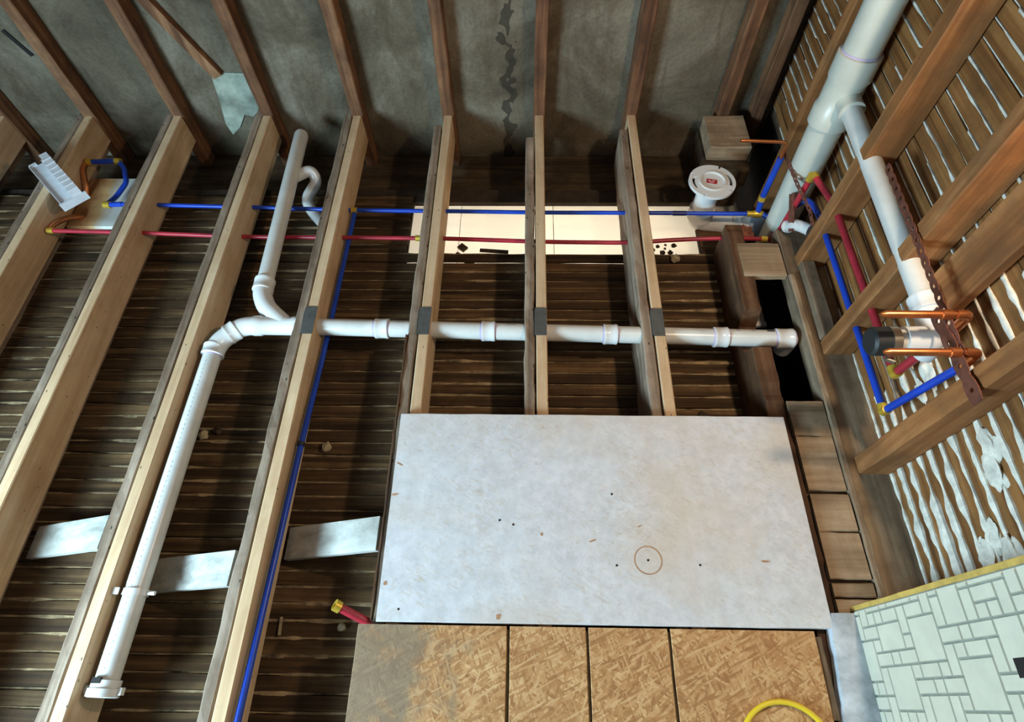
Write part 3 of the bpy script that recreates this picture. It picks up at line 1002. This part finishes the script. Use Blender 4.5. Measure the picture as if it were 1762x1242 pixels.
obj('end_lug', orient(box(-0.008, 0.03, W_ / 2 - 0.032, W_ / 2, -0.020, 0.030), O, ax, ay, az), 'plastic', pb)

# ------------------------------------------------------------------ toilet flange
FX, FY = 0.745, 1.815
tf = thing('toilet_flange', (FX, FY, -0.2), 'white toilet flange on its riser, red sticker on the capped centre', 'toilet flange')
nA = 72
radii = [0.046, 0.058, 0.068, 0.079, 0.092]
vv, ff = [], []
zt, zb = 0.030, 0.018
for zz in (zt, zb):
    for r in radii:
        for k in range(nA):
            an = 2 * math.pi * k / nA
            vv.append((FX + r * math.cos(an), FY + r * math.sin(an), zz))
nR = len(radii)


def is_slot(ri, k):
    a = k % nA
    if ri == 2:
        return (a in range(68, 72) or a in range(0, 6)) or a in range(32, 42)
    if ri == 1:
        return a in (5, 32) or a in range(14, 23) and False
    if ri == 3:
        return a in (11, 12, 29, 30, 47, 48, 64, 65) and a % 2 == 0
    return False


solid = {(ri, k): not is_slot(ri, k) for ri in range(nR - 1) for k in range(nA)}
for (ri, k), s in solid.items():
    k2 = (k + 1) % nA
    i0, i1, i2, i3 = ri * nA + k, (ri + 1) * nA + k, (ri + 1) * nA + k2, ri * nA + k2
    B = nR * nA
    if s:
        ff.append((i0, i1, i2, i3))
        ff.append((B + i3, B + i2, B + i1, B + i0))
        for (nb, e) in (((ri + 1, k), (i1, i2)), ((ri - 1, k), (i3, i0)), ((ri, (k + 1) % nA), (i2, i3)), ((ri, (k - 1) % nA), (i0, i1))):
            if not solid.get(nb, False):
                ff.append((e[1], e[0], B + e[0], B + e[1]))
fl = obj('flange_ring', (vv, ff), 'pvcfit', tf)
obj('raised_rim', ring((FX, FY, zt), 0.048, 0.053, 0.004, 48), 'pvcfit', fl)
kc = obj('knockout_cap', disc((FX, FY, zb), 0.0465, 0.010, 40), 'pvcfit', tf)
st = obj('sticker', orient(box(-0.021, 0.021, -0.012, 0.012, 0, 0.0008), (FX - 0.002, FY, zb + 0.010), (0.97, -0.22, 0), (0.22, 0.97, 0), (0, 0, 1)), 'label', kc)
for (a, b, w_) in ((-0.014, 0.002, 0.010), (0.001, 0.003, 0.012), (-0.010, -0.006, 0.018)):
    obj('print', orient(box(a, a + w_, b, b + 0.0022, 0.0008, 0.0012), (FX - 0.002, FY, zb + 0.010), (0.97, -0.22, 0), (0.22, 0.97, 0), (0, 0, 1)), 'white', st)
obj('riser', tube([(FX, FY, zb), (FX, FY, -0.15)], 0.045, 28), 'pvcfit', tf, True)
obj('hub', coupling((FX, FY, -0.118), (FX, FY, -0.168), 0.053, 0.001), 'pvcfit', tf, True)
obj('closet_bend', tube(fillet([(FX, FY, -0.12), (FX, FY, -0.195), (FX + 0.11, FY - 0.012, -0.195), (FX + 0.13, FY - 0.012, -0.195)], 0.07, 8), 0.047, 28), 'pvcfit', tf, True)
obj('outlet_pipe', tube([(FX + 0.10, FY - 0.012, -0.195), (0.95, FY - 0.014, -0.195)], 0.042, 24), 'pvc', tf, True)
obj('collar', coupling((0.905, FY - 0.013, -0.195), (0.955, FY - 0.014, -0.195), 0.048, 0.001), 'pvcfit', tf, True)
obj('grey_coupling', sleeve((0.95, FY - 0.014, -0.195), (1.03, FY - 0.03, -0.195), [(0, 0.044), (0.05, 0.052), (0.9, 0.056), (1, 0.05)], 24), 'greyfit', tf, True)

# ------------------------------------------------------------------ drain stack and vent
S0, S1 = Vector((1.015, 1.660, -0.24)), Vector((1.03, 1.815, 1.45))


def sa(zz):
    return S0.lerp(S1, (zz - S0.z) / (S1.z - S0.z))


dst = thing('stack_pipe', tuple(sa(-0.24)), 'big white stack pipe in the far right corner with its vent arm', 'pipe')
SR = 0.0560
obj('pipe_length', tube([sa(-0.24), sa(0.40)], SR, 32), 'stackpvc', dst, True)
obj('pipe_length', tube([sa(0.56), sa(1.45)], SR, 32), 'stackpvc', dst, True)
tee = obj('tee', sleeve(sa(0.375), sa(0.615), [(0, SR), (0.015, SR + 0.011), (0.25, SR + 0.011), (0.30, SR + 0.005), (0.62, SR + 0.005), (0.68, SR + 0.010), (0.985, SR + 0.010), (1, SR)], 32), 'stackpvc', dst, True)
obj('primer_ring', tube([sa(0.614), sa(0.619)], SR + 0.0025, 32), 'primer', tee, True)
VX, VZ = 1.028, 0.478
vb = sa(0.49)
obj('branch_hub', coupling((VX, vb.y - 0.045, VZ + 0.004), (VX, vb.y - 0.100, VZ + 0.004), 0.038, 0.001), 'stackpvc', tee, True)
obj('vent_arm', tube([(VX, vb.y - 0.03, VZ + 0.004), (VX, 0.87, VZ - 0.018)], 0.0300, 24), 'pvc', dst, True)
ve = obj('vent_elbow', tube(fillet([(VX, 0.91, VZ - 0.019), (VX, 0.800, VZ - 0.026), (VX - 0.085, 0.800, VZ - 0.030)], 0.055, 8), 0.0350, 24), 'pvcfit', dst, True)
obj('collar', coupling((VX, 0.925, VZ - 0.018), (VX, 0.880, VZ - 0.020), 0.038, 0.001), 'pvcfit', ve, True)
obj('elbow_outlet', tube([(VX, 0.80, VZ - 0.03), (VX - 0.004, 0.798, VZ - 0.06), (VX - 0.006, 0.797, VZ - 0.085)], 0.030, 20), 'pvcfit', ve, True)
obj('trap_arm', tube([(VX - 0.07, 0.800, VZ - 0.030), (0.915, 0.800, VZ - 0.034)], 0.0290, 24), 'pvc', dst, True)
rc = thing('rubber_cap', (0.89, 0.80, 0.41), 'black rubber cap with a steel clamp closing the white trap arm', 'cap')
obj('cap_body', sleeve((0.925, 0.800, VZ - 0.033), (0.862, 0.800, VZ - 0.036), [(0, 0.031), (0.03, 0.0365), (0.9, 0.0365), (1, 0.030)], 24), 'rubber', rc, True)
obj('hose_clamp', tube([(0.925, 0.800, VZ - 0.033), (0.905, 0.800, VZ - 0.034)], 0.0385, 24), 'clamp', rc, True)
obj('clamp_screw', tube([(0.905, 0.765, VZ - 0.06), (0.925, 0.755, VZ - 0.06)], 0.006, 10), 'clamp', rc, True)
# small white fitting at the stack foot
o = thing('white_fitting', (1.0, 1.55, 0.0), 'small white elbow fitting at the foot of the stack beside the stud', 'pipe fitting')
obj('body', tube(fillet([(0.995, 1.575, 0.03), (1.0, 1.54, 0.075), (1.03, 1.50, 0.09)], 0.03), 0.021, 18), 'pvcfit', o, True)
obj('lip', tube([(0.993, 1.583, 0.022), (0.995, 1.576, 0.029)], 0.025, 18), 'pvcfit', o, True)

# ------------------------------------------------------------------ supply stubs on the right wall
for (yy, zz, x1, lab) in ((0.798, 0.564, 0.828, 'upper copper stub sticking out of the right wall above the rubber cap'), (0.708, 0.543, 0.819, 'lower copper stub sticking out of the right wall below the rubber cap')):
    t = thing('copper_stub', (1.0, yy, zz), lab, 'pipe', 'copper sink supply stubs')
    obj('stub', tube([(x1, yy, zz), (x1 + 0.012, yy, zz), (1.03, yy, zz)], 0, 14, [0.004, 0.0092, 0.0092]), 'copper', t, True)
    obj('collar', sleeve((0.965, yy, zz), (0.99, yy, zz), [(0, 0.0095), (0.05, 0.0125), (0.95, 0.0125), (1, 0.0095)], 14), 'copper', t, True)
    obj('elbow', tube(fillet([(1.00, yy, zz), (1.032, yy, zz), (1.034, yy, zz - 0.06)], 0.025), 0.0115, 14), 'copper', t, True)
t = thing('copper_stub', (0.93, 1.75, 0.27), 'copper stub behind the toilet flange, standing off the stack pipe', 'pipe')
obj('stub', tube(fillet([(0.767, 1.75, 0.277), (0.778, 1.75, 0.277), (0.935, 1.75, 0.270), (0.938, 1.75, 0.19)], 0.02), 0.0062, 12), 'copper', t, True)
pex('blue_riser_pipe', [(0.938, 1.75, 0.20), (0.937, 1.748, 0.02), (0.937, 1.728, -0.062)], 'blue', 'upright blue pipe beside the stack, under the copper toilet stub', r=0.0115, fil=0.02,
    fit=[((0.937, 1.747, 0.015), (0.937, 1.745, -0.005))])
pex('blue_wall_pipe', [(0.955, 1.728, -0.062), (0.985, 1.70, -0.058), (1.012, 1.665, 0.02), (1.025, 1.60, 0.15), (1.03, 1.50, 0.166), (1.03, 0.747, 0.162)], 'blue', 'blue pipe running along the right wall through two studs', r=0.0105, fil=0.05,
    fit=[((1.03, 0.765, 0.162), (1.03, 0.742, 0.162))])
pex('blue_drop_pipe', [(1.03, 0.742, 0.172), (1.032, 0.708, 0.47)], 'blue', 'short blue pipe climbing from the brass elbow to the lower copper stub', r=0.0105,
    fit=[((1.03, 0.745, 0.155), (1.03, 0.741, 0.180))])
pex('red_riser_pipe', [(0.962, 1.60, -0.075), (0.985, 1.60, -0.02), (0.99, 1.595, 0.255)], 'red', 'upright red pipe at the foot of the stack, left of the wall stud', r=0.0105, fil=0.03,
    fit=[((0.99, 1.596, 0.235), (0.99, 1.595, 0.262))])
pex('red_wall_pipe', [(0.992, 1.592, 0.262), (1.01, 1.54, 0.258), (1.03, 1.46, 0.256), (1.03, 0.815, 0.258)], 'red', 'red pipe running along the right wall above the blue one', r=0.0115, fil=0.04,
    fit=[((0.992, 1.595, 0.262), (0.996, 1.575, 0.261)), ((1.03, 0.835, 0.258), (1.03, 0.812, 0.258))])
pex('red_drop_pipe', [(1.03, 0.812, 0.268), (1.034, 0.799, 0.50)], 'red', 'short red pipe climbing from the brass elbow behind the white trap arm', r=0.0115,
    fit=[((1.03, 0.813, 0.252), (1.03, 0.811, 0.275))])
o = obj('hanger_strap', strap([(0.996, 1.30, 0.56), (0.994, 1.065, 0.555), (0.993, 0.83, 0.545), (0.993, 0.70, 0.543)], (0, 0, 1), 0.026, 0.034, 0.002, 0.006), 'rust')
tag(o, 'brown perforated strap beside the white vent pipe on the right wall', 'strap')
o = obj('strap_plate', strap([(0.990, 0.84, 0.520), (0.990, 0.585, 0.535)], (0, 0, 1), 0.040, 0.06, 0.003, 0.006), 'rust')
tag(o, 'flat brown plate that carries the two copper stubs', 'bracket')
o = obj('hanger_strap', strap([(0.955, 1.79, 0.20), (0.966, 1.62, 0.20), (0.990, 1.50, 0.185), (0.996, 1.45, 0.165)], (0, 0, 1), 0.020, 0.026, 0.002, 0.005), 'rust')
tag(o, 'brown perforated strap hanging across the stack pipe', 'strap')
o = obj('strap_plate', bar((0.975, 1.63, 0.14), (0.985, 1.53, 0.05), 0.03, 0.003, (0, 0.5, 1)), 'rust')
tag(o, 'dark rusty strap end between the red riser and the stud', 'bracket')

# ------------------------------------------------------------------ tiled wall at the lower right
TX = 0.87
tw = struct('wall_front', box(TX + 0.004, TX + 0.018, -0.6, 0.228, 0.010, 1.3), 'grout', 'white wall covering of interlocking stone-look tiles, lower right', 'wall')
TILES = [(0.216, 0.228, 0.015, 0.040), (0.187, 0.228, 0.050, 0.065), (0.156, 0.215, 0.022, 0.037), (0.211, 0.227, 0.083, 0.142), (0.216, 0.227, 0.150, 0.174), (0.209, 0.228, 0.184, 0.268),
         (0.214, 0.224, 0.279, 0.309), (0.184, 0.214, 0.086, 0.104), (0.186, 0.213, 0.115, 0.145), (0.183, 0.216, 0.153, 0.210), (0.155, 0.213, 0.219, 0.242), (0.181, 0.216, 0.250, 0.309),
         (0.182, 0.226, 0.318, 0.345), (0.212, 0.224, 0.349, 0.372), (0.155, 0.213, 0.347, 0.377), (0.153, 0.227, 0.388, 0.442), (0.213, 0.224, 0.444, 0.470), (0.153, 0.212, 0.445, 0.474),
         (0.212, 0.224, 0.478, 0.569), (0.178, 0.213, 0.484, 0.535), (0.152, 0.182, 0.483, 0.506), (0.153, 0.182, 0.516, 0.536), (0.152, 0.209, 0.544, 0.568), (0.181, 0.226, 0.578, 0.601),
         (0.150, 0.181, 0.579, 0.601), (0.156, 0.185, 0.053, 0.107), (0.123, 0.184, 0.123, 0.208), (0.124, 0.152, 0.222, 0.245), (0.065, 0.153, 0.018, 0.073), (0.128, 0.152, 0.086, 0.109),
         (0.093, 0.123, 0.088, 0.144), (0.095, 0.121, 0.155, 0.179), (0.094, 0.122, 0.192, 0.243), (0.092, 0.183, 0.258, 0.341), (0.121, 0.154, 0.354, 0.405), (0.124, 0.151, 0.416, 0.440),
         (0.120, 0.154, 0.452, 0.504), (0.062, 0.150, 0.517, 0.560), (0.063, 0.119, 0.480, 0.501), (0.091, 0.121, 0.417, 0.471), (0.092, 0.120, 0.385, 0.407), (0.063, 0.120, 0.353, 0.377),
         (0.034, 0.091, 0.088, 0.111), (0.007, 0.091, 0.123, 0.208), (0.065, 0.090, 0.220, 0.243), (0.064, 0.092, 0.254, 0.309), (0.065, 0.092, 0.323, 0.344), (0.034, 0.060, 0.219, 0.273),
         (0.036, 0.061, 0.285, 0.305), (0.034, 0.062, 0.319, 0.374), (0.007, 0.090, 0.383, 0.466), (0.034, 0.061, 0.480, 0.523), (0.035, 0.061, 0.018, 0.041), (0.034, 0.061, 0.053, 0.074),
         (0.005, 0.031, 0.020, 0.071), (-0.013, 0.032, 0.087, 0.103), (-0.016, 0.030, 0.219, 0.235), (-0.015, 0.031, 0.252, 0.307), (-0.012, 0.030, 0.316, 0.336), (0.006, 0.031, 0.346, 0.369),
         (-0.017, 0.002, 0.345, 0.404), (-0.011, 0.031, 0.478, 0.491), (-0.014, 0.002, 0.412, 0.437), (-0.016, 0.000, 0.015, 0.042), (-0.014, 0.002, 0.052, 0.078), (-0.014, 0.001, 0.114, 0.143),
         (-0.013, 0.001, 0.152, 0.179), (-0.014, 0.002, 0.185, 0.208)]
U = 0.0305
taken = set()


def add_tile(y0, y1, z0, z1, g=0.0028):
    g = 0.0
    v = [(TX + 0.004, y0, z0), (TX + 0.004, y1, z0), (TX + 0.004, y1, z1), (TX + 0.004, y0, z1)]
    c = 0.0012
    v += [(TX, y0 + c, z0 + c), (TX, y1 - c, z0 + c), (TX, y1 - c, z1 - c), (TX, y0 + c, z1 - c)]
    f = [(7, 6, 5, 4), (0, 1, 5, 4)[::-1], (1, 2, 6, 5)[::-1], (2, 3, 7, 6)[::-1], (3, 0, 4, 7)[::-1]]
    obj('tile', (v, [q[::-1] for q in f]), 'tile', tw)


GY = [0.2275] + [0.2145 - 0.0302 * k for k in range(24)]
GZ = [0.0125 + 0.0329 * k for k in range(40)]
ny, nz = len(GY) - 1, len(GZ) - 1
occ = [[False] * nz for _ in range(ny)]


def near(lines, v):
    return min(range(len(lines)), key=lambda k: abs(lines[k] - v))


def grid_tile(a0, a1, b0, b1):
    if a1 <= a0 or b1 <= b0 or any(occ[p][q] for p in range(a0, a1) for q in range(b0, b1)):
        return False
    for p in range(a0, a1):
        for q in range(b0, b1):
            occ[p][q] = True
    add_tile(GY[a1] + 0.0017, GY[a0] - 0.0017, GZ[b0] + 0.0017, GZ[b1] - 0.0017)
    return True


for tdef in TILES:
    a0, a1 = near(GY, tdef[1] + 0.0015), near(GY, tdef[0] - 0.0015)
    b0, b1 = near(GZ, tdef[2] - 0.004), near(GZ, tdef[3] + 0.004)
    grid_tile(a0, max(a1, a0 + 1), b0, max(b1, b0 + 1))
# same pattern carried on above and towards the viewer
r3 = random.Random(5)
for a in range(ny):
    for b in range(nz):
        if not occ[a][b]:
            opts = [(3, 3), (1, 1), (1, 2), (2, 1), (2, 2), (1, 1), (2, 1)]
            r3.shuffle(opts)
            for (p, q) in opts + [(1, 1)]:
                if a + p <= ny and b + q <= nz and grid_tile(a, a + p, b, b + q):
                    break
o = obj('yellowed_edge', timber(TX + 0.005, TX + 0.020, 0.2285, 0.241, 0.0, 1.3, 2, 40, 0.0012, 0.001, 601), 'yellowedge', tw)
obj('socket_hole', box(TX - 0.0012, TX + 0.004, 0.055, 0.086, 0.523, 0.58), 'hole', tw)
# rounded grey plaster kerb under the tiles
kv, kf = [], []
for i in range(41):
    yy = -0.6 + (0.222 + 0.6) * i / 40
    wv = 0.010 * fn(yy * 9, 3) + 0.004 * fn(yy * 40, 5)
    lean = 0.18 * (0.222 - yy)
    for (a, b) in ((0.806 - lean * 0.7 + wv, 0.0), (0.812 - lean * 0.7 + wv, 0.022), (0.84 - lean * 0.3, 0.030 + 0.5 * wv), (TX + 0.003, 0.024), (TX + 0.003, 0.0)):
        kv.append((a, yy, b))
for i in range(40):
    for j in range(4):
        kf.append((i * 5 + j, i * 5 + j + 1, (i + 1) * 5 + j + 1, (i + 1) * 5 + j))
kf.append((0, 1, 2, 3, 4))
kf.append((204, 203, 202, 201, 200))
o = obj('plaster_kerb', (kv, kf), 'kerb', None, True)
tag(o, 'broken grey plaster kerb along the foot of the tiled wall', 'kerb')

# yellow cable on the tan board
pts = []
for k in range(25):
    t_ = k / 24
    an = math.pi * (1.12 - 1.24 * t_)
    pts.append((0.632 + 0.108 * math.cos(an), -0.085 + 0.103 * math.sin(an), BZ + 0.0085))
o = obj('yellow_cable', tube(pts, 0.0065, 14), 'yellow', smooth=True)
tag(o, 'yellow cable looped on the tan board at the bottom edge', 'cable')

# ------------------------------------------------------------------ rubble
for (p, r, s, mt, lab) in (((-1.12, 0.795, -0.186), 0.017, 1.1, 'chip', 'plaster crumb on the lath just right of the long white pipe'),
                           ((-1.075, 0.815, -0.187), 0.015, 2.3, 'beam_x', 'dark wood chip beside the plaster crumb near the long pipe'),
                           ((-0.679, 0.757, -0.186), 0.018, 3.1, 'chip', 'plaster crumb on the lath just right of the blue pipe'),
                           ((-0.535, 0.19, -0.189), 0.012, 4.1, 'chip', 'small plaster crumb under the red pipe stub'),
                           ((0.885, 1.655, -0.09), 0.034, 5.1, 'brick', 'rounded brick-red lump under the toilet drain, beside the red pipe'),
                           ((0.62, 1.60, -0.186), 0.02, 6.3, 'chip', 'rubble crumb at the hole edge near the toilet flange'),
                           ((0.71, 0.86, -0.186), 0.016, 7.7, 'chip', 'pale crumb on the lath at the far edge of the white board')):
    o = obj('crumb', lump(p, r, s), mt, smooth=True)
    tag(o, lab, 'crumb')
o = obj('wood_scrap', bar((-0.305, 1.70, -0.285), (-0.225, 1.645, -0.280), 0.028, 0.012, (0.5, 0.8, 0)), 'beam_x')
tag(o, 'dark splinter of wood lying on the glowing white panel', 'wood scrap')
o = obj('wood_scrap', bar((-0.29, 1.755, -0.288), (-0.262, 1.73, -0.288), 0.03, 0.01, (0.6, 0.8, 0)), 'beam_x')
tag(o, 'small dark wood chip above the splinter on the white panel', 'wood scrap')
o = obj('wood_scrap', bar((-0.19, 1.650, -0.198), (-0.07, 1.640, -0.198), 0.016, 0.006, (0, 1, 0)), 'beam_x')
tag(o, 'broken lath end at the near edge of the ceiling hole', 'wood scrap')
o = obj('wood_scrap', bar((-0.72, 0.215, -0.193), (-0.715, 0.165, -0.190), 0.008, 0.004, (1, 0, 0)), 'chip')
tag(o, 'pale wood chip on the lath left of the red pipe stub', 'wood scrap')
o = obj('wood_scrap', bar((0.62, 0.90, -0.192), (0.74, 0.835, -0.188), 0.020, 0.006, (0.4, 0.8, 0)), 'beam_x')
tag(o, 'splintered wood strip on the lath behind the white board, right', 'wood scrap')
for k in range(9):
    a = k * 2.4
    p = (0.60 + 0.05 * math.cos(a) * (0.3 + k / 9), 1.74 + 0.045 * math.sin(a) * (0.3 + k / 9), -0.288)
    o = obj('debris_crumb', lump(p, 0.006 + 0.003 * (k % 3), k * 1.7, 0.6, 5), 'beam_x')
    tag(o, 'dark crumb scattered on the white panel near the toilet flange', 'debris', 'crumbs on the white panel by the flange')
